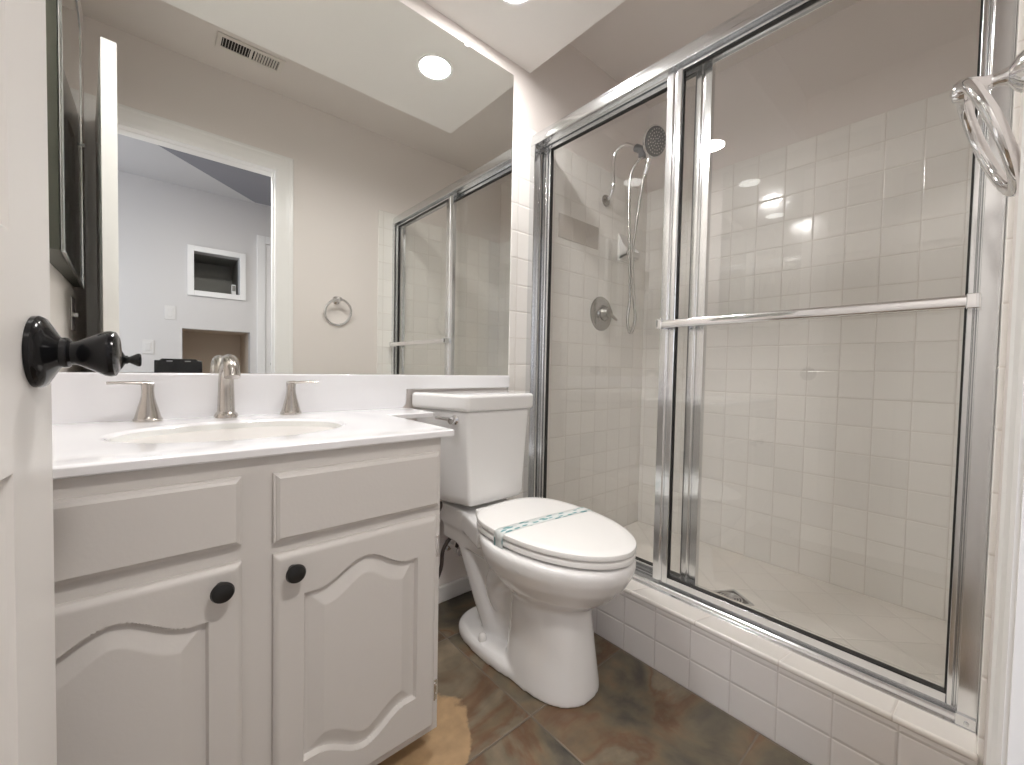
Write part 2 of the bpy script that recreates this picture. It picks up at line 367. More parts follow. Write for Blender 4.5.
# doorway casing on the bathroom side (moulded) and jamb lining
def casing(name, y, sgn, mat, x0, x1, zt, w=0.088, z0=0.0):
    prof = [(0, 0), (0, 0.003), (0.010, 0.0055), (0.03, 0.006), (0.05, 0.007), (0.066, 0.007), (0.074, 0.0095), (w-0.002, 0.009), (w, 0.006), (w, 0)]
    bm = bmesh.new(); rings = []
    for c in range(4):
        ring = []
        for d, t in prof:
            yy = y + sgn*t
            p = [(x0-d, yy, z0), (x0-d, yy, zt+d), (x1+d, yy, zt+d), (x1+d, yy, z0)][c]
            ring.append(p)
        rings.append(ring)
    loft(bm, rings); return bm
o = casing('trim_1', YF, 1, TRIM, OP0, OP1, OPZ)
bmesh.ops.bisect_plane(o, geom=o.verts[:]+o.edges[:]+o.faces[:], plane_co=(XL+0.001, 0, 0), plane_no=(-1, 0, 0), clear_outer=True)
struct('trim_1', o, TRIM, smooth=False)
struct('trim_2', casing('trim_2', YF-0.12, -1, TRIM, OP0, OP1, OPZ), TRIM)
struct('trim_3', B((OP0-0.012, OP0+0.004, YF-0.12, YF, 0, OPZ), (OP1-0.004, OP1+0.012, YF-0.12, YF, 0, OPZ), (OP0, OP1, YF-0.12, YF, OPZ-0.004, OPZ+0.012),
                   (OP1-0.008, OP1, YF-0.085, YF-0.05, 0, OPZ), (OP0, OP1, YF-0.085, YF-0.05, OPZ-0.006, OPZ)), TRIM)

# ------------------------------------------------------------------ bedroom beyond the doorway (seen in the mirror)
YB = -3.2
zc = 2.405
struct('floor_bedroom', B((-1.3, 3.0, YB-1.3, YF-0.12, -0.05, 0.0)), CARP)
nx0, nx1, nz0, nz1 = 0.478, 0.812, 1.535, 1.872      # tv niche
ax0, ax1, az1 = 0.396, 0.895, 1.20                    # lower alcove
struct('wall_bedroom_back', B((-1.3, ax0, YB-0.1, YB, 0, 2.6), (ax0, nx0, YB-0.1, YB, az1, 2.6), (nx1, ax1, YB-0.1, YB, az1, 2.6),
        (nx0, nx1, YB-0.1, YB, nz1, 2.6), (nx0, nx1, YB-0.1, YB, az1, nz0), (ax1, 3.0, YB-0.1, YB, 0, 2.6)), BEDW)
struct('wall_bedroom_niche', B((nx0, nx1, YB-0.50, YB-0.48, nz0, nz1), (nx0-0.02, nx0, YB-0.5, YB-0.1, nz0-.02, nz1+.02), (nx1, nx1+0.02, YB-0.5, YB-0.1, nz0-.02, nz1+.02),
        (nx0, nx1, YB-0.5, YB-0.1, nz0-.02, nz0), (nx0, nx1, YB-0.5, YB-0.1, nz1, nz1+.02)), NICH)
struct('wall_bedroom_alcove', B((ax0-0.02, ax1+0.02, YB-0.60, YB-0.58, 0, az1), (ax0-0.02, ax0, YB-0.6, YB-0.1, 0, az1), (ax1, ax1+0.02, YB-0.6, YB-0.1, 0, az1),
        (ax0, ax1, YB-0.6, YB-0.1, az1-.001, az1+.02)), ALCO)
struct('wall_bedroom_left', B((-1.3, -1.2, YB, -2.85, 0, 2.6), (-1.3, -1.2, -1.85, YF-0.12, 0, 2.6), (-1.3, -1.2, -2.85, -1.85, 0, 0.8), (-1.3, -1.2, -2.85, -1.85, 1.95, 2.6)), BEDW)
struct('wall_bedroom_right', B((2.9, 3.0, YB, YF-0.12, 0, 2.6)), BEDW)
struct('wall_bedroom_front', B((-1.3, XL-0.1, YF-0.12, YF-0.02, 0, 2.6), (XF, 3.0, YF-0.12, YF-0.1, 0, 2.6)), BEDW)
struct('ceiling_bedroom', B((-1.3, 3.0, YB-0.1, YF-0.12, zc, zc+0.2)), BEDW)
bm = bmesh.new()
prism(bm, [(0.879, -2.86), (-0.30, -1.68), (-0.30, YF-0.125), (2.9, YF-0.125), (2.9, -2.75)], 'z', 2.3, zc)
struct('ceiling_bedroom_shade_slab', bm, BEDD)  # added slab, outlined to hold the shaded part of the ceiling
def frame(bm, x0, x1, z0, z1, w, y0, y1, sides='lrtb'):
    if 'l' in sides: box(bm, x0-w, x0, y0, y1, z0-(w if 'b' in sides else 0), z1+w)
    if 'r' in sides: box(bm, x1, x1+w, y0, y1, z0-(w if 'b' in sides else 0), z1+w)
    if 't' in sides: box(bm, x0, x1, y0, y1, z1, z1+w)
    if 'b' in sides: box(bm, x0, x1, y0, y1, z0-w, z0)
    return bm
struct('trim_4', frame(bmesh.new(), nx0, nx1, nz0, nz1, 0.046, YB, YB+0.02), BEDT, bevel=0.003)
struct('trim_5', frame(bmesh.new(), 1.018, 1.75, 0, 2.045, 0.07, YB, YB+0.02, 'lrt'), BEDT, bevel=0.003)
bm = B((1.022, 1.746, YB, YB+0.012, 0, 2.041)); frame(bm, 1.14, 1.33, 1.1, 1.9, 0.012, YB+0.012, YB+0.018); frame(bm, 1.44, 1.63, 1.1, 1.9, 0.012, YB+0.012, YB+0.018)
d2 = struct('door_2', bm, BEDT)
bm = bmesh.new(); lathe(bm, [(0.0, 0), (0.026, 0), (0.026, 0.006), (0.01, 0.012), (0.01, 0.03), (0.026, 0.045), (0.022, 0.06), (0, 0.063)], (1.085, YB+0.012, 0.91), (0, 1, 0), 16)
obj('door_knob', bm, BLACK, d2)
def plate(name, x, z, label, tog=True):
    t = thing(name, label, 'switch plate', (x, YB, z))
    obj('cover_plate', B((x-0.037, x+0.037, YB, YB+0.006, z-0.058, z+0.058)), BEDP, t, bevel=0.003)
    obj('toggle', B((x-0.017, x+0.017, YB+0.006, YB+0.010, z-0.033, z+0.033)), BEDP, t, bevel=0.002)
plate('outlet_plate', 0.317, 1.325, 'white cover plate on the bedroom wall below left of the square niche')
plate('switch_plate', 0.175, 1.03, 'lower white switch plate on the bedroom wall beside the door edge')
t = thing('niche_device', 'small white box standing in the right corner of the bedroom niche', 'device', (0.785, YB-0.12, nz0))
obj('body', B((0.765, 0.800, YB-0.16, YB-0.12, nz0, nz0+0.11)), BEDT, t, bevel=0.004)
obj('screen', B((0.770, 0.795, YB-0.12, YB-0.118, nz0+0.05, nz0+0.10)), NICH, t)

# ------------------------------------------------------------------ recessed lamps
def lamp(x, y, label):
    t = thing('recessed_light', label, 'ceiling light', (x, y, HS), 'recessed lights in the soffit')
    bm = bmesh.new(); lathe(bm, [(0.0665, 0.012), (0.0665, -0.001), (0.070, -0.003), (0.078, -0.0025), (0.080, 0.0), (0.080, 0.0003), (0.068, 0.0008)], (x, y, HS), (0, 0, 1), 40)
    obj('trim_ring', bm, TRIM, t)
    bm = bmesh.new(); lathe(bm, [(0.0, -0.0010), (0.03, -0.0009), (0.055, -0.0005), (0.066, 0.001), (0.066, 0.012), (0.0, 0.012)], (x, y, HS), (0, 0, 1), 40)
    obj('lens', bm, LENS, t)
lamp(1.122, -0.268, 'round recessed ceiling light nearer the shower, shown whole in the mirror')
lamp(0.345, -0.285, 'round recessed ceiling light above the sink and faucet')
t = thing('bedroom_ceiling_fill', 'added round fill light on the bedroom ceiling just outside the doorway', 'ceiling light', (0.55, -1.75, 2.3))  # added out of view to light the vanity front through the doorway
bm = bmesh.new(); lathe(bm, [(0.0, 0.0), (0.16, 0.0), (0.16, -0.014), (0.146, -0.016), (0.146, -0.010), (0.0, -0.010)], (0.55, -1.75, 2.3), (0, 0, 1), 40)
obj('fill_base', bm, TRIM, t)
bm = bmesh.new(); lathe(bm, [(0.0, -0.030), (0.07, -0.028), (0.12, -0.022), (0.145, -0.012), (0.0, -0.0105)], (0.55, -1.75, 2.3), (0, 0, 1), 40)
obj('fill_diffuser', bm, emis('bedroom_fill_glow', (1.0, 0.95, 0.90), BED_FILL), t)
# ------------------------------------------------------------------ ceiling vent
t = thing('ceiling_vent', 'white louvred air vent in the ceiling seen in the mirror', 'vent', (0.58, -1.12, H))
obj('frame', frame(bmesh.new(), 0.455, 0.70, -1.175, -1.085, 0.022, H-0.006, H+0.0), VENTM, t) if False else None
bm = bmesh.new()
for b in ((0.435, 0.455, -1.19, -1.07, H-0.005, H), (0.70, 0.72, -1.19, -1.07, H-0.005, H), (0.455, 0.70, -1.19, -1.168, H-0.005, H), (0.455, 0.70, -1.092, -1.07, H-0.005, H), (0.572, 0.583, -1.168, -1.092, H-0.005, H)): box(bm, *b)
obj('frame', bm, VENTM, t, smooth=False)
obj('backing', B((0.455, 0.70, -1.168, -1.092, H-0.0012, H-0.0004)), HOLE, t, smooth=False)
for i in range(20):
    x = (0.4605 + i*0.0116) if i < 10 else (0.5895 + (i-10)*0.0116)
    bm = bmesh.new(); s = 0.002 if i < 10 else 0.0042
    prism(bm, [(x, H-0.001), (x+s, H-0.001), (x+s+(0.003 if i >= 10 else -0.001), H-0.006), (x+(0.003 if i >= 10 else -0.001), H-0.006)], 'y', -1.168, -1.092)
    obj('slat', bm, VENTM, t, smooth=False)

# ------------------------------------------------------------------ wall mirror
MZ0, MZ1, MX1 = 0.876, 2.140, 1.347
t = thing('wall_mirror', 'large frameless mirror covering the wall above the vanity backsplash', 'mirror', (0.66, 0, MZ0))
obj('mirror_pane', B((XL+0.002, MX1, -0.006, -0.0005, MZ0, MZ1)), MIRR, t, smooth=False)
bm = bmesh.new(); prism(bm, [(1.095, MZ1-0.010), (1.112, MZ1-0.010), (1.112, MZ1+0.003), (1.1035, MZ1+0.012), (1.095, MZ1+0.003)], 'y', -0.0095, -0.0062)
obj('mirror_clip', bm, PAPERW, t, smooth=False)

# ------------------------------------------------------------------ vanity
FY, DY = -0.536, -0.552         # face frame plane, door front plane
CX1 = 0.692
t = thing('vanity_cabinet', 'painted off-white vanity cabinet with two drawer fronts and two arched doors', 'cabinet', (0.33, -0.28, 0))
bm = bmesh.new()
box(bm, XL, CX1, FY+0.018, -0.018, 0.056, 0.742)        # carcass
box(bm, XL, CX1, FY, FY+0.018, 0.056, 0.742)            # face frame
obj('body', bm, CABM, t, smooth=False)
obj('toe_kick', B((XL, CX1-0.05, FY+0.065, -0.03, 0.0, 0.056)), CABM, t, smooth=False)
def drawer(x0, x1, z0, z1):
    bm = bmesh.new(); c = 0.012
    rings = []
    for d, y in ((0, FY), (0, FY-0.009), (0.0035, FY-0.0105), (0.0045, FY-0.0125), (0.009, DY)):
        rings.append([(x0+d, y, z0+d), (x1-d, y, z0+d), (x1-d, y, z1-d), (x0+d, y, z1-d)])
    loft(bm, rings); obj('drawer_front', bm, CABM, t, smooth=False)
drawer(-0.010, 0.303, 0.598, 0.713); drawer(0.350, 0.684, 0.587, 0.711)
def vanity_door(x0, x1, z0, z1, px0, px1, knobx, hinge_side):
    """overlay door: sculpted front with an arched raised panel, as a height field"""
    bm = bmesh.new()
    pc = (px0+px1)/2; hw = (px1-px0)/2
    def arch(u):            # 0 at shoulders, 1 at centre
        u = abs(u)
        if u > 0.80: return 0.0
        return 0.5*(1+math.cos(math.pi*u/0.80))
    zt_, zb_ = z1-0.082, z0+0.092
    def top(x): return zt_ + 0.038*arch((x-pc)/hw)
    def bot(x): return zb_ - 0.040*arch((x-pc)/hw)
    def slope_in(x, z):
        # signed inside distance to panel outline
        dx = min(x-px0, px1-x)
        e = 0.002
        st = (top(x+e)-top(x-e))/(2*e); sb = (bot(x+e)-bot(x-e))/(2*e)
        dt = (top(x)-z)/math.sqrt(1+st*st); db = (z-bot(x))/math.sqrt(1+sb*sb)
        return min(dx*1.0, dt, db)
    def hgt(x, z):
        e = min(x-x0, x1-x, z-z0, z1-z)
        h = 0.0
        if e < 0.011: h = -0.007*(1-max(e, 0)/0.011)**2
        d = slope_in(x, z)
        if d > 0:
            if d < 0.0025: g = -0.0105*(d/0.0025)
            elif d < 0.008: g = -0.0105
            elif d < 0.035: g = -0.0105 + 0.0100*(d-0.008)/0.027
            else: g = -0.0005
            h += g
        return h
    nx, nz = 170, 230
    V = [[None]*(nz+1) for _ in range(nx+1)]
    for i in range(nx+1):
        for j in range(nz+1):
            x = x0+(x1-x0)*i/nx; z = z0+(z1-z0)*j/nz
            V[i][j] = bm.verts.new((x, DY-hgt(x, z), z))
    for i in range(nx):
        for j in range(nz):
            bm.faces.new((V[i][j], V[i+1][j], V[i+1][j+1], V[i][j+1]))
    # sides back to the face frame
    rim = [V[i][0] for i in range(nx+1)] + [V[nx][j] for j in range(1, nz+1)] + [V[i][nz] for i in range(nx-1, -1, -1)] + [V[0][j] for j in range(nz-1, 0, -1)]
    bk = [bm.verts.new((v.co.x, FY, v.co.z)) for v in rim]; n = len(rim)
    for i in range(n): bm.faces.new((rim[i], rim[(i+1) % n], bk[(i+1) % n], bk[i]))
    d = obj('cabinet_door', bm, CABM, t)
    bm = bmesh.new(); kz = z1-0.030
    lathe(bm, [(0.0, 0.0), (0.008, 0.0), (0.007, 0.010), (0.009, 0.014), (0.0150, 0.018), (0.0165, 0.023), (0.0145, 0.028), (0.008, 0.0305), (0.0, 0.031)], (knobx, DY, kz), (0, -1, 0), 28)
    obj('cabinet_knob', bm, BLACKK, d, label='round black cabinet knob')
    if hinge_side:
        for hz in (z1-0.075, z0+0.075):
            bm = bmesh.new(); box(bm, x1+0.001, x1+0.012, FY-0.003, FY, hz-0.024, hz+0.024)
            lathe(bm, [(0.0032, -0.02), (0.0032, 0.02)], (x1+0.003, FY-0.006, hz), (0, 0, 1), 12)
            lathe(bm, [(0.003, 0), (0.002, 0.002)], (x1+0.008, FY-0.003, hz+0.010), (0, -1, 0), 10)
            lathe(bm, [(0.003, 0), (0.002, 0.002)], (x1+0.008, FY-0.003, hz-0.010), (0, -1, 0), 10)
            obj('hinge', bm, CHROME, d, label='small chrome door hinge')
vanity_door(-0.010, 0.303, 0.076, 0.569, 0.035, 0.257, 0.273, False)
vanity_door(0.350, 0.677, 0.076, 0.566, 0.399, 0.628, 0.379, True)

# countertop with integrated basin
ZC, CTH = 0.761, 0.018
XR, YC = 0.718, -0.552
t = thing('vanity_countertop', 'glossy white countertop with moulded oval sink on the vanity cabinet', 'countertop', (0.33, -0.28, ZC-CTH))
SX, SY, SA, SB = 0.338, -0.290, 0.208, 0.152
def counter():
    bm = bmesh.new(); n = 96
    rx0, rx1, ry0, ry1 = XL+0.0005, 0.64, -0.49, -0.06
    cs = [(rx1, ry0), (rx1, ry1), (rx0, ry1), (rx0, ry0)]
    ang = sorted([(2*math.pi*i/n) for i in range(n)] + [math.atan2(c[1]-SY, c[0]-SX) % (2*math.pi) for c in cs])
    m = len(ang); rings = []
    prof = [(1.075, ZC), (1.045, ZC-0.0004), (1.02, ZC-0.002), (1.0, ZC-0.006)]
    outer = []
    for a in ang:
        c, s = math.cos(a), math.sin(a)
        k1 = ((rx1-SX)/c) if c > 1e-9 else ((rx0-SX)/c if c < -1e-9 else 1e9)
        k2 = ((ry1-SY)/s) if s > 1e-9 else ((ry0-SY)/s if s < -1e-9 else 1e9)
        k = min(k1, k2); outer.append(bm.verts.new((SX+k*c, SY+k*s, ZC)))
    prev = outer
    # ellipse parametrised by the same polar angle
    def el(a, sc):
        c, s = math.cos(a), math.sin(a); r = 1/math.sqrt((c/(SA*sc))**2 + (s/(SB*sc))**2); return SX+r*c, SY+r*s
    for sc, z in prof:
        cur = [bm.verts.new((*el(a, sc), z)) for a in ang]
        for i in range(m): bm.faces.new((prev[i], prev[(i+1) % m], cur[(i+1) % m], cur[i]))
        prev = cur
    low = [bm.verts.new((*el(a, 1.0), ZC-0.022)) for a in ang]
    for i in range(m): bm.faces.new((prev[i], prev[(i+1) % m], low[(i+1) % m], low[i]))
    # outer slab: rounded edge
    def pl(pts, mi=0): bm.faces.new([bm.verts.new(p) for p in pts])
    N1 = (XR, -0.200); BX = 0.868
    e = 0.006
    outl = [(rx0, YC+e), (XR-e, YC+e), (XR-e, -0.200+e), (BX-e, -0.200+e), (BX-e, 0), (rx0, 0)]
    pl([(rx0, YC+e, ZC), (XR-e, YC+e, ZC), (XR-e, ry0, ZC), (rx1, ry0, ZC), (rx0, ry0, ZC)])
    pl([(rx1, ry0, ZC), (XR-e, ry0, ZC), (XR-e, -0.200+e, ZC), (XR-e, ry1, ZC), (rx1, ry1, ZC)])
    pl([(XR-e, -0.200+e, ZC), (BX-e, -0.200+e, ZC), (BX-e, ry1, ZC), (XR-e, ry1, ZC)])
    pl([(rx0, ry1, ZC), (rx1, ry1, ZC), (XR-e, ry1, ZC), (BX-e, ry1, ZC), (BX-e, 0, ZC), (rx0, 0, ZC)])
    edge = []
    for d, z in ((0.0, ZC), (0.0018*2.1, ZC-0.0012), (e, ZC-0.004), (e, ZC-CTH+0.003), (e-0.003, ZC-CTH)):
        edge.append([(rx0, YC+e-d, z), (XR-e+d, YC+e-d, z), (XR-e+d, -0.200+e-d, z), (BX-e+d, -0.200+e-d, z), (BX-e+d, 0, z)])
    ev = [[bm.verts.new(p) for p in r] for r in edge]
    for a, b in zip(ev, ev[1:]):
        for i in range(4): bm.faces.new((a[i], a[i+1], b[i+1], b[i]))
    zb = ZC-CTH
    pl([(rx0, YC+0.003, zb), (XR-0.003, YC+0.003, zb), (XR-0.003, -0.197, zb), (rx0, -0.197, zb)][:0] or [(CX1, YC+0.003, zb), (XR-0.003, YC+0.003, zb), (XR-0.003, 0, zb), (CX1, 0, zb)])
    pl([(XR-0.003, -0.197, zb), (BX-0.003, -0.197, zb), (BX-0.003, 0, zb), (XR-0.003, 0, zb)])
    pl([(rx0, YC+0.003, zb), (CX1, YC+0.003, zb), (CX1, FY, zb), (rx0, FY, zb)])
    bmesh.ops.remove_doubles(bm, verts=bm.verts[:], dist=1e-5)
    return bm
obj('worktop', counter(), MARB, t)
bm = bmesh.new(); rings = []
for k in range(13):
    a = k/12*math.pi/2; sc = math.cos(a)**0.55 if k < 12 else 0.10; sc = max(sc, 0.10); z = ZC-0.006-0.135*math.sin(a)**1.3
    rings.append([(SX+SA*sc*1.0005*math.cos(2*math.pi*i/64), SY+SB*sc*1.0005*math.sin(2*math.pi*i/64), z) for i in range(64)])
loft(bm, rings, cap=False); obj('sink_basin', bm, BASIN, t)
bm = bmesh.new(); lathe(bm, [(0.0, 0.0), (0.023, 0), (0.0225, 0.004), (0.018, 0.003), (0.0, 0.002)], (SX, SY, ZC-0.141), (0, 0, 1), 24)
obj('sink_drain', bm, NICKEL, t, label='round metal sink drain')
# backsplash: tall part and the thin ledge that carries on under the mirror above the tank
bm = bmesh.new(); rr = 0.018; bx = 0.868
pts = [(XL+0.0005, ZC-0.006), (bx-rr, ZC-0.006)] + [(bx-rr+rr*math.sin(a), ZC+0.0+rr-rr*math.cos(a)) for a in [0.3, 0.8, 1.2, math.pi/2]] + [(bx, 0.824)] + [(1.347, 0.824), (1.347, MZ0-0.001), (XL+0.0005, MZ0-0.001)]
prism(bm, pts, 'y', -0.019, -0.0005); obj('backsplash', bm, MARB, t, bevel=0.004)

# ------------------------------------------------------------------ faucet
fx, fy = 0.338, -0.050
t = thing('sink_faucet', 'brushed nickel faucet with curved spout and two separate lever handles', 'faucet', (fx, fy, ZC))
bm = bmesh.new(); lathe(bm, [(0.0, 0), (0.0265, 0), (0.0265, 0.005), (0.0245, 0.010), (0.0215, 0.013), (0.0195, 0.016)], (fx, fy, ZC), (0, 0, 1), 36)
obj('spout_base', bm, NICKEL, t)
bm = bmesh.new()
tube(bm, [(fx, fy, ZC+0.012), (fx, fy, ZC+0.05), (fx, fy-0.001, ZC+0.09), (fx, fy-0.010, ZC+0.124), (fx, fy-0.036, ZC+0.146), (fx, fy-0.070, ZC+0.147), (fx, fy-0.098, ZC+0.132), (fx, fy-0.108, ZC+0.108)],
     lambda u: 0.0198-0.0042*min(u*2.2, 1) + 0.0016*max(0, (u-0.6)*2.5), n=24)
obj('spout', bm, NICKEL, t)
def handle(x, y, sgn):
    bm = bmesh.new(); lathe(bm, [(0.0, 0), (0.0275, 0), (0.0275, 0.005), (0.0245, 0.009), (0.0235, 0.013), (0.020, 0.028), (0.0155, 0.045), (0.0125, 0.060), (0.0115, 0.074), (0.0125, 0.086), (0.0125, 0.088), (0.0, 0.088)], (x, y, ZC), (0, 0, 1), 32)
    hb = obj('faucet_handle', bm, NICKEL, t)
    bm = bmesh.new(); rings = []
    for k in range(11):
        u = k/10; xx = x + sgn*(-0.010+0.080*u); zz = ZC+0.088 + 0.0030*u + 0.002*math.sin(u*math.pi); w = 0.0115*(1-0.25*u); h = 0.0042*(1-0.2*u) + (0.002 if k < 3 else 0)
        rings.append([(xx, y+w*math.cos(a)*(1.0), zz+h*math.sin(a)) for a in [2*math.pi*i/16 for i in range(16)]])
    loft(bm, rings); obj('lever', bm, NICKEL, hb)
handle(0.184, -0.045, -1)
handle(0.492, -0.050, 1)

# ------------------------------------------------------------------ toilet
TX = 1.105
t = thing('toilet', 'white two-piece toilet with closed lid between vanity and shower curb', 'toilet', (TX, -0.4, 0))
def egg(cx, cy, hw, lf, lb, z, n=48, pf=2.0, pb=2.0):
    r = []
    for i in range(n):
        a = 2*math.pi*i/n; c, s = math.cos(a), math.sin(a)
        p = pf if s < 0 else pb
        x = hw*math.copysign(abs(c)**(2/p), c); y = (lf if s < 0 else lb)*math.copysign(abs(s)**(2/p), s)
        r.append((cx+x, cy+y, z))
    return r
bm = bmesh.new()
# bowl
loft(bm, [egg(TX-0.008, -0.505, 0.095, 0.125, 0.10, 0.215), egg(TX-0.004, -0.50, 0.118, 0.170, 0.14, 0.25), egg(TX, -0.49, 0.156, 0.228, 0.17, 0.285), egg(TX, -0.475, 0.182, 0.277, 0.19, 0.325),
          egg(TX, -0.47, 0.194, 0.303, 0.20, 0.362), egg(TX, -0.47, 0.195, 0.307, 0.205, 0.384), egg(TX, -0.47, 0.190, 0.300, 0.205, 0.397)])
# front column
CXX = TX-0.018
loft(bm, [egg(CXX, -0.515, 0.118, 0.168, 0.11, 0.0, pf=2.3, pb=3), egg(CXX, -0.515, 0.116, 0.166, 0.11, 0.02, pf=2.3, pb=3), egg(CXX, -0.512, 0.104, 0.155, 0.10, 0.12, pf=2.3, pb=3), egg(CXX, -0.508, 0.096, 0.148, 0.10, 0.22, pf=2.2, pb=2.6), egg(TX-0.010, -0.50, 0.098, 0.155, 0.12, 0.27)])
# foot flange
loft(bm, [egg(CXX, -0.355, 0.133, 0.23, 0.20, 0.0, pb=3, pf=2.4), egg(CXX, -0.355, 0.133, 0.23, 0.20, 0.026, pb=3, pf=2.4), egg(CXX, -0.355, 0.119, 0.21, 0.185, 0.042, pb=3, pf=2.4)])
# inner web
loft(bm, [egg(CXX, -0.33, 0.060, 0.17, 0.10, 0.03, pb=3), egg(CXX, -0.30, 0.060, 0.19, 0.14, 0.20, pb=3), egg(TX, -0.27, 0.10, 0.22, 0.16, 0.34, pb=3)])
# trapway: a bulge behind the bowl and the outlet limb running down to the foot
for s_ in (-1, 1):
    tube(bm, [(TX+s_*0.055, -0.44, 0.285), (TX+s_*0.060, -0.37, 0.250), (TX+s_*0.058, -0.33, 0.195), (TX+s_*0.045, -0.35, 0.13)], lambda u: 0.052-0.012*u, n=18)
    tube(bm, [(TX+s_*0.050, -0.11, 0.35), (TX+s_*0.058, -0.16, 0.29), (TX+s_*0.062, -0.215, 0.21), (TX+s_*0.066, -0.27, 0.13), (TX+s_*0.066, -0.31, 0.07), (TX+s_*0.06, -0.33, 0.03)], lambda u: 0.044-0.008*u, n=18)
# back deck under the tank
pts = [(TX-0.105, -0.03), (TX-0.105, -0.18), (TX-0.15, -0.33), (TX+0.15, -0.33), (TX+0.105, -0.18), (TX+0.105, -0.03)]
prism(bm, pts, 'z', 0.335, 0.405)
prism(bm, [(TX-0.10, -0.05), (TX-0.10, -0.30), (TX+0.10, -0.30), (TX+0.10, -0.05)], 'z', 0.28, 0.34)
def bowlmods(o):
    r = o.modifiers.new('remesh', 'REMESH'); r.mode = 'VOXEL'; r.voxel_size = 0.005; r.use_smooth_shade = True
    s = o.modifiers.new('smooth', 'SMOOTH'); s.factor = 0.6; s.iterations = 14
obj('bowl', bm, PORC, t, mods=bowlmods)
for s in (-1, 1):
    bm = bmesh.new(); lathe(bm, [(0.0, 0), (0.013, 0), (0.013, 0.012), (0.0105, 0.022), (0.005, 0.027), (0, 0.028)], (CXX+s*0.108, -0.335, 0.036), (0, 0, 1), 20)
    obj('bolt_cap', bm, SEATM, t)
# seat and lid
def seatmesh(z0, z1, grow, dome=0.0):
    bm = bmesh.new(); rings = []; h = z1-z0
    for g, z in ((-0.006, z0), (-0.001, z0+h*0.15), (0.0, z0+h*0.5), (-0.002, z0+h*0.85), (-0.008, z1)):
        g += grow; rings.append(egg(TX+0.006, -0.485, 0.180+g, 0.290+g, 0.225+g, z, n=72, pf=1.95, pb=3.0))
    if dome:
        for sc in (0.9, 0.7, 0.45, 0.2, 0.05):
            rings.append(egg(TX+0.006, -0.485, (0.172+grow)*sc, (0.282+grow)*sc, (0.217+grow)*sc, z1+dome*(1-sc*sc), n=72, pf=1.95, pb=3.0))
    loft(bm, rings); return bm
obj('seat', seatmesh(0.402, 0.420, -0.001), SEATM, t)
obj('seat_lid', seatmesh(0.4225, 0.440, 0.0, 0.003), SEATM, t)
for s in (-1, 1):
    bm = bmesh.new(); box(bm, TX+s*0.075-0.022, TX+s*0.075+0.022, -0.268, -0.243, 0.404, 0.430)
    obj('seat_hinge', bm, SEATM, t, bevel=0.006)
# tank
TC = 1.122
def tankpoly(z, k, dy=0, g=0.0):
    P = [(-0.222, -0.012), (-0.140, -0.232), (0.140, -0.232), (0.222, -0.012)]
    cy = -0.11
    out = []
    for x, y in P:
        gx = math.copysign(g, x); gy = -g if y < -0.1 else g*0.3
        out.append((TC + x*k + gx, cy+(y-cy)*(0.5+0.5*k) + gy + dy, z))
    return out
bm = bmesh.new(); loft(bm, [tankpoly(0.426, 0.80), tankpoly(0.448, 0.875), tankpoly(0.756, 1.0)])
obj('tank', bm, PORC, t, bevel=0.024, seg=6, angle=25)
bm = bmesh.new(); loft(bm, [tankpoly(0.757, 1.0, g=0.012), tankpoly(0.814, 1.0, g=0.013)])
obj('tank_lid', bm, PORC, t, bevel=0.013, seg=6, angle=25)
def fl():
    # lever on the left slanting face near the front corner
    bm = bmesh.new(); n = Vector((-0.937, -0.349, 0)); d = Vector((-0.349, 0.937, 0))
    p = Vector((TC-0.208, -0.052, 0.727)); p = Vector((TC-0.1585, -0.183, 0.727))
    lathe(bm, [(0.0, -0.004), (0.016, -0.004), (0.016, 0.004), (0.010, 0.009), (0.010, 0.014), (0.0135, 0.018), (0.0125, 0.025), (0.0, 0.028)], p, n, 24)
    q = p+n*0.015
    tube(bm, [q, q+d*0.03+Vector((0, 0, 0.003)), q+d*0.07+Vector((0, 0, 0.004))], lambda u: 0.0065-0.001*u, n=12)
    return bm
obj('flush_lever', fl(), CHROME, t, label='chrome flush lever')
# sanitary paper band across the lid
bm = bmesh.new(); hx = 0.1815; zt_ = 0.4415; cx = TX+0.006
path = [(cx-hx-0.001, 0.396), (cx-hx-0.0015, 0.430), (cx-hx+0.003, 0.4395)] + [(cx+hx*u, zt_+0.0025*(1-u*u)) for u in [-0.93, -0.6, -0.3, 0, 0.3, 0.6, 0.93]] + [(cx+hx-0.003, 0.4395), (cx+hx+0.0015, 0.430), (cx+hx+0.001, 0.396)]
prev = None
for x, z in path:
    yy = -0.482 - 0.018*(x-TX)/0.19
    cur = [bm.verts.new((x, yy-0.019, z)), bm.verts.new((x, yy+0.019, z))]
    if prev: bm.faces.new((prev[0], prev[1], cur[1], cur[0]))
    prev = cur
def bandmods(o):
    m = o.modifiers.new('solid', 'SOLIDIFY'); m.thickness = 0.0008; m.offset = 0
tag(obj('paper_band', bm, BAND, mods=bandmods), 'white paper band with teal print wrapped across the closed toilet lid', 'paper band')
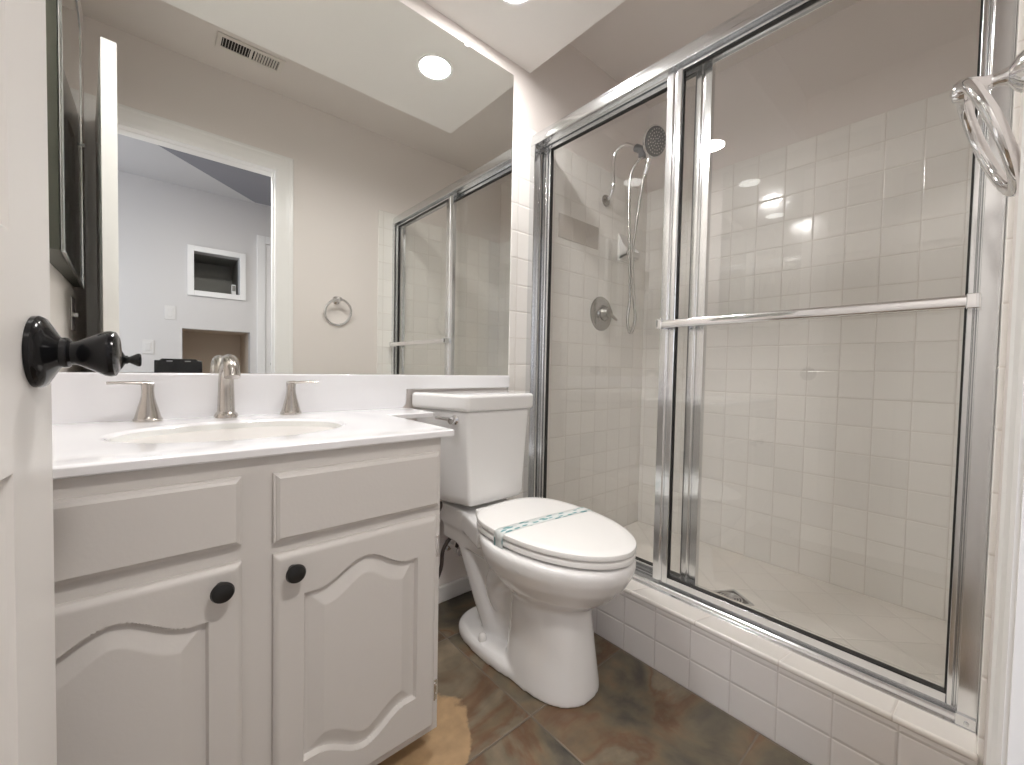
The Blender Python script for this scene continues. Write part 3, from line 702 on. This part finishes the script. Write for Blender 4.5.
# water supply
t = thing('supply_valve', 'angle stop valve on the wall behind the toilet', 'valve', (1.06, 0, 0.21))
bm = bmesh.new(); lathe(bm, [(0.0, 0), (0.026, 0), (0.024, 0.005), (0.008, 0.009), (0.008, 0.05), (0.012, 0.052), (0.012, 0.072), (0, 0.074)], (1.06, -0.0005, 0.215), (0, -1, 0), 20)
obj('valve_body', bm, CHROME, t)
bm = bmesh.new(); lathe(bm, [(0.0, 0), (0.006, 0), (0.006, 0.012), (0.016, 0.014), (0.016, 0.02), (0, 0.022)], (1.06, -0.073, 0.215), (0, -1, 0), 16)
obj('valve_handle', bm, CHROME, t)
bm = bmesh.new(); tube(bm, [(1.06, -0.062, 0.225), (1.06, -0.070, 0.262), (1.02, -0.08, 0.275), (0.985, -0.085, 0.24), (0.97, -0.095, 0.18), (0.93, -0.10, 0.13), (0.86, -0.11, 0.16), (0.88, -0.11, 0.30), (0.95, -0.11, 0.40), (0.955, -0.11, 0.43)], 0.007, n=12)
tag(obj('supply_hose', bm, HOSEM), 'dark water supply hose looping behind the toilet beside the vanity', 'hose')

# ------------------------------------------------------------------ shower enclosure
t = thing('shower_door_frame', 'polished metal frame of the shower opening, fixed to wall and curb', 'shower frame', (XD, -0.69, CT))
ZH0, ZH1 = 1.878, 1.934
ya, yb = YF+0.009, -0.009
bm = bmesh.new()
pr = [(1.448, ZH0), (1.448, ZH0+0.014), (1.452, ZH0+0.017), (1.452, ZH1-0.018), (1.457, ZH1-0.012), (1.457, ZH1-0.006), (1.463, ZH1), (1.530, ZH1), (1.535, ZH1-0.004), (1.535, ZH0),
      (1.530, ZH0), (1.530, ZH0+0.010), (1.498, ZH0+0.010), (1.498, ZH0+0.002), (1.493, ZH0+0.002), (1.493, ZH0+0.010), (1.454, ZH0+0.010), (1.454, ZH0)]
prism(bm, pr, 'y', ya, yb); obj('header_rail', bm, ALU, t, bevel=0.0015, seg=2)
bm = bmesh.new()
pr = [(1.440, CT), (1.440, CT+0.003), (1.450, CT+0.006), (1.450, CT+0.014), (1.454, CT+0.018), (1.462, CT+0.018), (1.462, CT+0.008), (1.490, CT+0.008), (1.490, CT+0.020), (1.498, CT+0.020), (1.498, CT+0.008), (1.528, CT+0.008),
      (1.528, CT+0.022), (1.536, CT+0.022), (1.536, CT)]
prism(bm, pr, 'y', ya, yb); obj('bottom_track', bm, ALU, t, bevel=0.001, seg=2)
def jamb(yw, s):
    bm = bmesh.new()
    P = [(1.448, yw), (1.448, yw+s*0.028), (1.454, yw+s*0.028), (1.456, yw+s*0.010), (1.490, yw+s*0.010), (1.490, yw+s*0.020), (1.496, yw+s*0.020), (1.496, yw+s*0.010), (1.529, yw+s*0.010), (1.529, yw+s*0.028), (1.535, yw+s*0.028), (1.535, yw)]
    prism(bm, P, 'z', CT+0.0225, ZH0-0.0005)
    return bm
obj('side_jamb', jamb(yb, -1), ALU, t, bevel=0.001, seg=2)
obj('side_jamb', jamb(ya, 1), ALU, t, bevel=0.001, seg=2)
bm = bmesh.new(); box(bm, 1.442, 1.452, ya, ya+0.03, CT+0.003, CT+0.026); lathe(bm, [(0.004, 0), (0.004, 0.003), (0, 0.004)], (1.442, ya+0.014, CT+0.013), (-1, 0, 0), 12)
obj('jamb_block', bm, ALU, t, bevel=0.0015, seg=2)
def panel(name, xc, y0, y1, label, swL, swR):
    """y0 = end nearer the doorway, y1 = end nearer the toilet"""
    t = thing(name, label, 'shower door', (xc, (y0+y1)/2, CT+0.024), 'sliding shower doors')
    z0, z1 = CT+0.024, ZH0+0.009
    def stile(ys, w, s):
        bm = bmesh.new()
        P = [(xc-0.011, ys), (xc-0.011, ys+s*w*0.42), (xc-0.0075, ys+s*w*0.5), (xc-0.0075, ys+s*w*0.58), (xc-0.011, ys+s*w*0.66), (xc-0.011, ys+s*w*0.94), (xc-0.009, ys+s*w), (xc+0.009, ys+s*w), (xc+0.011, ys+s*w*0.94), (xc+0.011, ys)]
        prism(bm, P, 'z', z0, z1); return bm
    obj('stile', stile(y0, swR, 1), ALU, t, bevel=0.0008, seg=2)
    obj('stile', stile(y1, swL, -1), ALU, t, bevel=0.0008, seg=2)
    ga, gb = y0+swR, y1-swL
    bm = bmesh.new(); box(bm, xc-0.010, xc+0.010, ga, gb, z1-0.024, z1); obj('top_rail', bm, ALU, t, bevel=0.001, seg=2)
    bm = bmesh.new(); box(bm, xc-0.010, xc+0.010, ga, gb, z0, z0+0.020); obj('bottom_rail', bm, ALU, t, bevel=0.001, seg=2)
    bm = bmesh.new(); za, zb = z0+0.020, z1-0.024; k = 0.003
    for b in ((xc-0.008, xc+0.008, ga, ga+k, za, zb), (xc-0.008, xc+0.008, gb-k, gb, za, zb), (xc-0.008, xc+0.008, ga+k, gb-k, za, za+k), (xc-0.008, xc+0.008, ga+k, gb-k, zb-k, zb)): box(bm, *b)
    obj('gasket', bm, RUBBER, t, smooth=False, label='black rubber gasket round the glass')
    bm = bmesh.new(); box(bm, xc-0.0025, xc+0.0025, ga+0.002, gb-0.002, za+0.002, zb-0.002)
    obj('glass_pane', bm, GLASS, t, smooth=False, label='clear glass pane')
    return t
po = panel('shower_door', 1.476, -1.352, -0.640, 'front sliding glass shower door with a towel bar, beside the doorway', 0.050, 0.026)
pi = panel('shower_door', 1.513, -0.768, -0.040, 'rear sliding glass shower door without towel bar, next to the toilet tank', 0.040, 0.050)
def bar():
    bm = bmesh.new(); xb = 1.425; z = 1.056
    P = []
    for a in [2*math.pi*i/20 for i in range(20)]: P.append((xb+0.0055*math.cos(a)*1.0, z+0.0125*math.copysign(abs(math.sin(a))**0.6, math.sin(a))))
    rings = [[(x, y, zz) for x, zz in P] for y in (-1.338, -0.650)]
    loft(bm, rings)
    for y in (-1.338, -0.662): box(bm, xb-0.007, 1.466, y-0.008, y+0.012, z-0.015, z+0.015)
    return bm
obj('towel_bar', bar(), CHROME, po, bevel=0.002, seg=2, label='chrome towel bar')
def bar2():
    bm = bmesh.new()
    rings = [[(1.560+0.004*math.cos(a), y, 1.056+0.011*math.sin(a)) for a in [2*math.pi*i/16 for i in range(16)]] for y in (-0.755, -0.06)]
    return bm
# ------------------------------------------------------------------ shower fittings
ys = -0.008
t = thing('handheld_shower', 'round grey handheld shower head docked on a curved chrome arm, with its looped hose', 'shower', (2.0, ys, 1.80))
bm = bmesh.new(); lathe(bm, [(0.0, 0), (0.030, 0), (0.029, 0.006), (0.018, 0.014), (0.012, 0.018), (0, 0.018)], (2.0, ys, 1.80), (0, -1, 0), 28); obj('flange', bm, DNICK, t)
bm = bmesh.new(); tube(bm, [(2.0, ys-0.005, 1.80), (2.0, -0.035, 1.815), (2.0, -0.052, 1.86), (2.0, -0.052, 1.93), (2.0, -0.052, 1.99), (2.0, -0.068, 2.036), (2.0, -0.115, 2.050), (2.0, -0.165, 2.022), (2.0, -0.19, 2.0)], 0.0095, n=16); obj('pipe', bm, CHROME, t)
hd = Vector((-0.22, -0.92, -0.26)).normalized(); hc = Vector((1.995, -0.285, 1.995))
bm = bmesh.new(); tube(bm, [(2.0, -0.182, 2.008), (2.0, -0.215, 1.985), (2.0, -0.235, 1.975)], 0.019, n=18, sub=4); box(bm, 1.985, 2.015, -0.235, -0.205, 1.945, 1.98)
obj('bracket', bm, NOZ, t, bevel=0.003)
bm = bmesh.new(); lathe(bm, [(0.0, -0.045), (0.018, -0.042), (0.035, -0.03), (0.062, -0.012), (0.070, -0.004), (0.072, 0.002), (0.070, 0.008), (0.0, 0.010)], hc, hd, 44)
head = obj('head_shell', bm, CHROME, t)
bm = bmesh.new(); tube(bm, [hc-hd*0.03+Vector((0, 0.01, -0.03)), (2.0, -0.255, 1.92), (2.0, -0.235, 1.86)], lambda u: 0.017-0.005*u, n=16); obj('handle', bm, CHROME, t)
bm = bmesh.new(); lathe(bm, [(0.0, 0.0102), (0.064, 0.0102), (0.062, 0.0125), (0.0, 0.013)], hc, hd, 44); face = obj('spray_face', bm, NOZ, t, label='grey spray face')
tx = hd.cross(Vector((0, 0, 1))).normalized(); ty = hd.cross(tx)
bm = bmesh.new()
for r, n in ((0.012, 6), (0.024, 10), (0.038, 16), (0.052, 22)):
    for i in range(n):
        a = 2*math.pi*i/n + r*20; p = hc + (tx*math.cos(a)+ty*math.sin(a))*r
        lathe(bm, [(0.0, 0.0125), (0.0034, 0.0125), (0.0030, 0.0155), (0.0, 0.0158)], p, hd, 8)
nz = obj('spray_nozzle', bm, CHROME, face, label='chrome spray nozzles')
nz['kind'] = 'stuff'
bm = bmesh.new(); tube(bm, [(2.0, -0.228, 1.955), (2.0, -0.175, 1.92), (2.0, -0.153, 1.85), (2.0, -0.153, 1.70), (2.0, -0.164, 1.45), (2.0, -0.172, 1.28), (2.0, -0.162, 1.17), (2.0, -0.172, 1.105), (2.0, -0.190, 1.105), (2.0, -0.205, 1.17), (2.0, -0.192, 1.30), (2.0, -0.182, 1.48), (2.0, -0.200, 1.66), (2.0, -0.222, 1.80), (2.0, -0.236, 1.865)], 0.0072, n=12, sub=12)
obj('hose', bm, simple('hose_steel', (0.55, 0.54, 0.52), 0.25, metal=1), t, label='looped metal hose')
t = thing('shower_valve', 'round nickel shower valve on the tiled wall below the shower arm', 'shower valve', (1.985, ys, 1.205))
bm = bmesh.new(); lathe(bm, [(0.0, 0), (0.090, 0), (0.089, 0.005), (0.080, 0.010), (0.045, 0.014), (0.040, 0.020), (0.0, 0.020)], (1.985, ys, 1.205), (0, -1, 0), 48); obj('escutcheon', bm, DNICK, t)
bm = bmesh.new(); lathe(bm, [(0.0, 0.019), (0.034, 0.019), (0.036, 0.026), (0.030, 0.042), (0.026, 0.055), (0.0, 0.058)], (1.985, ys, 1.205), (0, -1, 0), 32); obj('valve_handle', bm, DNICK, t)
bm = bmesh.new(); tube(bm, [(1.985, -0.055, 1.205), (2.02, -0.060, 1.19), (2.055, -0.058, 1.175)], lambda u: 0.010-0.003*u, n=12); obj('lever', bm, NICKEL, t)
t = thing('soap_dish', 'white ceramic soap dish set in the wall tiles beside the hanging hose', 'soap dish', (2.19, ys, 1.56))
bm = bmesh.new(); box(bm, 2.115, 2.245, ys-0.010, ys, 1.51, 1.655); obj('back_plate', bm, PAPERW, t, bevel=0.006)
bm = bmesh.new(); prism(bm, [(ys-0.009, 1.515), (ys-0.06, 1.530), (ys-0.065, 1.560), (ys-0.055, 1.560), (ys-0.050, 1.542), (ys-0.009, 1.535)], 'x', 2.12, 2.24)
prism(bm, [(ys-0.009, 1.515), (ys-0.06, 1.530), (ys-0.065, 1.560), (ys-0.03, 1.60), (ys-0.009, 1.65)], 'x', 2.12, 2.130); prism(bm, [(ys-0.009, 1.515), (ys-0.06, 1.530), (ys-0.065, 1.560), (ys-0.03, 1.60), (ys-0.009, 1.65)], 'x', 2.23, 2.240)
obj('tray', bm, PAPERW, t, bevel=0.003)
tag(obj('grey_strip', B((1.642, 1.945, ys-0.002, ys+0.001, 1.532, 1.645)), T_STRIP, smooth=False), 'grey gridded strip on the cream wall left of the shower hose', 'wall tile')  # thin grey strip laid over the back wall tiles
# drain
ang = math.radians(-33); dc = Vector((1.938, -0.718, 0))
t = thing('shower_drain', 'square metal drain in the pale shower floor', 'drain', tuple(dc))
R = Matrix.Translation(dc) @ Matrix.Rotation(ang, 4, 'Z') @ Matrix.Translation(-dc)
def rotbm(bm): bmesh.ops.transform(bm, matrix=R, verts=bm.verts[:]); return bm
h = 0.058
bm = bmesh.new()
for b in ((dc.x-h, dc.x-h+0.010, dc.y-h, dc.y+h, 0, 0.003), (dc.x+h-0.010, dc.x+h, dc.y-h, dc.y+h, 0, 0.003), (dc.x-h+0.01, dc.x+h-0.01, dc.y-h, dc.y-h+0.010, 0, 0.003), (dc.x-h+0.01, dc.x+h-0.01, dc.y+h-0.010, dc.y+h, 0, 0.003)): box(bm, *b)
obj('drain_frame', rotbm(bm), GREYT, t, smooth=False)
obj('drain_plate', rotbm(B((dc.x-h+.01, dc.x+h-.01, dc.y-h+.01, dc.y+h-.01, 0.0002, 0.001))), simple('drain_dark', (0.10, 0.095, 0.09), 0.4, metal=1), t, smooth=False)
bm = bmesh.new()
for r in (0.010, 0.020, 0.030, 0.040):
    tube(bm, [(dc.x+r*math.cos(2*math.pi*i/36), dc.y+r*math.sin(2*math.pi*i/36), 0.0018) for i in range(36)], 0.0022, n=6, smooth=False, closed=True)
box(bm, dc.x-0.042, dc.x+0.042, dc.y-0.0025, dc.y+0.0025, 0.001, 0.003); box(bm, dc.x-0.0025, dc.x+0.0025, dc.y-0.042, dc.y+0.042, 0.001, 0.003)
obj('grate', rotbm(bm), GREYT, t)

# ------------------------------------------------------------------ towel ring on the wall by the doorway
tx0, tz0 = 1.080, 1.318
t = thing('towel_ring', 'chrome towel ring on the painted wall between doorway and shower', 'towel ring', (tx0, YF, tz0))
bm = bmesh.new(); lathe(bm, [(0.0, 0), (0.027, 0), (0.027, 0.004), (0.022, 0.010), (0.012, 0.017), (0.009, 0.026), (0.010, 0.040), (0.014, 0.048), (0.016, 0.056), (0.0165, 0.062), (0.012, 0.070), (0.0, 0.073)], (tx0, YF+0.0005, tz0), (0, 1, 0), 32)
obj('mount', bm, CHROME, t)
bm = bmesh.new(); RR = 0.078
tube(bm, [(tx0+RR*math.sin(2*math.pi*i/64), YF+0.061+0.03*RR*math.sin(2*math.pi*i/64)-0.028*(1-math.cos(2*math.pi*i/64)), tz0-RR+RR*math.cos(2*math.pi*i/64)) for i in range(64)], 0.0080, n=16, smooth=False, closed=True)
obj('ring', bm, CHROME, t)

# ------------------------------------------------------------------ medicine cabinet and switch on the left wall
my0, my1, mz0, mz1 = -0.97, -0.22, 1.180, 2.170
t = thing('medicine_cabinet', 'tall mirrored medicine cabinet with dark frame on the left wall', 'medicine cabinet', (XL, -0.55, mz0))
bm = bmesh.new(); prism(bm, [(XL, my0+0.006), (XL+0.020, my0+0.006), (XL+0.0475, my1-0.004), (XL, my1-0.004)], 'z', mz0+0.004, mz1-0.004)
obj('cabinet_body', bm, DARKM, t, bevel=0.002)
xf = XL+0.0205; MR = Matrix.Translation((xf, my0, 0)) @ Matrix.Rotation(math.radians(-2.2), 4, 'Z') @ Matrix.Translation((-xf, -my0, 0))
def mrot(bm): bmesh.ops.transform(bm, matrix=MR, verts=bm.verts[:]); return bm
bm = bmesh.new()
for b in ((xf, xf+0.007, my0, my0+0.006, mz0, mz1), (xf, xf+0.007, my1-0.006, my1, mz0, mz1), (xf, xf+0.007, my0+0.006, my1-0.006, mz0, mz0+0.006), (xf, xf+0.007, my0+0.006, my1-0.006, mz1-0.006, mz1)): box(bm, *b)
obj('door_frame', mrot(bm), ALU, t, bevel=0.001, seg=2)
obj('mirror_door', mrot(B((xf, xf+0.004, my0+0.006, my1-0.006, mz0+0.006, mz1-0.006))), MEDM, t, smooth=False)
bm = bmesh.new(); lathe(bm, [(0, 0), (0.004, 0), (0.005, 0.006), (0.007, 0.010), (0, 0.013)], (xf+0.004, my0+0.030, 1.72), (1, 0, 0), 14); obj('cabinet_knob', mrot(bm), CHROME, t)
yy, zz = -0.895, 1.075
t = thing('light_switch', 'chrome switch plate on the left wall under the medicine cabinet', 'light switch', (XL, yy, zz))
obj('cover_plate', B((XL, XL+0.006, yy-0.040, yy+0.040, zz-0.062, zz+0.062)), CHROME, t, bevel=0.003)
obj('toggle', B((XL+0.006, XL+0.018, yy-0.006, yy+0.006, zz-0.010, zz+0.004)), SEATM, t, bevel=0.002, label='white toggle')

# ------------------------------------------------------------------ bathroom door, hinged at the left jamb
EX, EY = 0.107, -0.680                     # free edge, bathroom-side face
HX, HY = 0.046, YF+0.012
dv = Vector((EX-HX, EY-HY, 0)); DL = dv.length; dv.normalize(); dn = Vector((dv.y, -dv.x, 0))   # dn points at the camera
DT = 0.040; DZ0, DZ1 = 0.010, 2.005
def dpt(s, n, z): return Vector((HX, HY, 0)) + dv*s + dn*n + Vector((0, 0, z))
def slab():
    bm = bmesh.new()
    st, mid = 0.112, 0.10
    cw = (DL-2*st-mid)/2
    cols = [(st, st+cw), (st+cw+mid, DL-st)]
    rows = [(0.20, 0.800), (1.013, 1.530), (1.640, 1.860)]
    us = sorted({0, DL, *[c for p in cols for c in p]}); vs = sorted({DZ0, DZ1, *[c for p in rows for c in p]})
    def ispanel(u, v): return any(a < u < b for a, b in cols) and any(a < v < b for a, b in rows)
    for side in (0, 1):
        n0 = 0 if side == 0 else -DT; sg = 1 if side == 0 else -1
        for i in range(len(us)-1):
            for j in range(len(vs)-1):
                a, b, c, d = us[i], us[i+1], vs[j], vs[j+1]
                if not ispanel((a+b)/2, (c+d)/2):
                    bm.faces.new([bm.verts.new(dpt(*q)) for q in ((a, n0, c), (b, n0, c), (b, n0, d), (a, n0, d))])
                else:
                    rings = []
                    for g, dep in ((0, 0), (0.004, 0.004), (0.012, 0.008), (0.016, 0.009), (0.024, 0.009), (0.048, 0.003), (0.052, 0.0025)):
                        rings.append([dpt(a+g, n0-sg*dep, c+g), dpt(b-g, n0-sg*dep, c+g), dpt(b-g, n0-sg*dep, d-g), dpt(a+g, n0-sg*dep, d-g)])
                    R_ = [[bm.verts.new(p) for p in r] for r in rings]
                    for p, q in zip(R_, R_[1:]):
                        for k in range(4): bm.faces.new((p[k], p[(k+1) % 4], q[(k+1) % 4], q[k]))
                    bm.faces.new(R_[-1])
    for q in (((0, 0, DZ0), (0, -DT, DZ0), (0, -DT, DZ1), (0, 0, DZ1)), ((DL, 0, DZ0), (DL, -DT, DZ0), (DL, -DT, DZ1), (DL, 0, DZ1)),
              ((0, 0, DZ1), (DL, 0, DZ1), (DL, -DT, DZ1), (0, -DT, DZ1)), ((0, 0, DZ0), (DL, 0, DZ0), (DL, -DT, DZ0), (0, -DT, DZ0))):
        bm.faces.new([bm.verts.new(dpt(*p)) for p in q])
    bmesh.ops.remove_doubles(bm, verts=bm.verts[:], dist=1e-5)
    return bm
d1 = struct('door_1', slab(), DOORM)
KS, KZ = DL-0.052, 0.909
def knob(sg, ln):
    bm = bmesh.new()
    lathe(bm, [(0.0, 0), (0.0355, 0.0), (0.036, 0.004), (0.034, 0.0075), (0.027, 0.0115), (0.0175, 0.0165), (0.0150, 0.0185), (0.0155, 0.021), (0.0150, 0.024), (0.0118, 0.026), (0.0118, 0.029), (0.0150, 0.035),
               (0.0205, 0.045), (0.0238, 0.051), (0.0245, 0.055), (0.0235, 0.059), (0.019, 0.0612), (0.0, 0.0620)] if ln else
              [(0.0, 0), (0.038, 0.0), (0.036, 0.009), (0.018, 0.018), (0.0125, 0.024), (0.0165, 0.034), (0.0245, 0.046), (0.0265, 0.052), (0.020, 0.058), (0.0, 0.059)],
              dpt(KS, 0.0002 if sg > 0 else -DT-0.0002, KZ), dn*sg, 40)
    return bm
obj('door_knob', knob(1, True), BLACK, d1, label='glossy black flared door knob')
obj('door_knob', knob(-1, False), BLACK, d1, label='glossy black door knob on the wall side')
bm = bmesh.new(); a = [dpt(DL+0.0006, -0.006, KZ-0.028), dpt(DL+0.0006, -DT+0.006, KZ-0.028), dpt(DL+0.0006, -DT+0.006, KZ+0.028), dpt(DL+0.0006, -0.006, KZ+0.028)]
bm.faces.new([bm.verts.new(p) for p in a]); r = bmesh.ops.extrude_face_region(bm, geom=bm.faces[:]); bmesh.ops.translate(bm, vec=dv*0.001, verts=[v for v in r['geom'] if isinstance(v, bmesh.types.BMVert)])
obj('latch_plate', bm, NICKEL, d1, smooth=False)

# ------------------------------------------------------------------ phone taking the picture, seen in the mirror
py = -1.371
t = thing('smartphone', 'black phone held sideways in the doorway, seen low in the mirror', 'phone', (0.30, py, 0.88))
obj('body', B((0.203, 0.395, py-0.009, py, 0.842, 0.914)), PHONEM, t, bevel=0.004)
bm = bmesh.new(); prism(bm, [(0.225, 0.880), (0.375, 0.880), (0.375, 0.917), (0.367, 0.922), (0.233, 0.922), (0.225, 0.917)], 'y', py-0.008, py+0.0015); obj('camera_bump', bm, PHONEM, t)
for x in (0.262, 0.335):
    bm = bmesh.new(); box(bm, x-0.012, x+0.012, py+0.0015, py+0.0022, 0.907, 0.913); obj('flash_window', bm, LENSR, t, smooth=False)
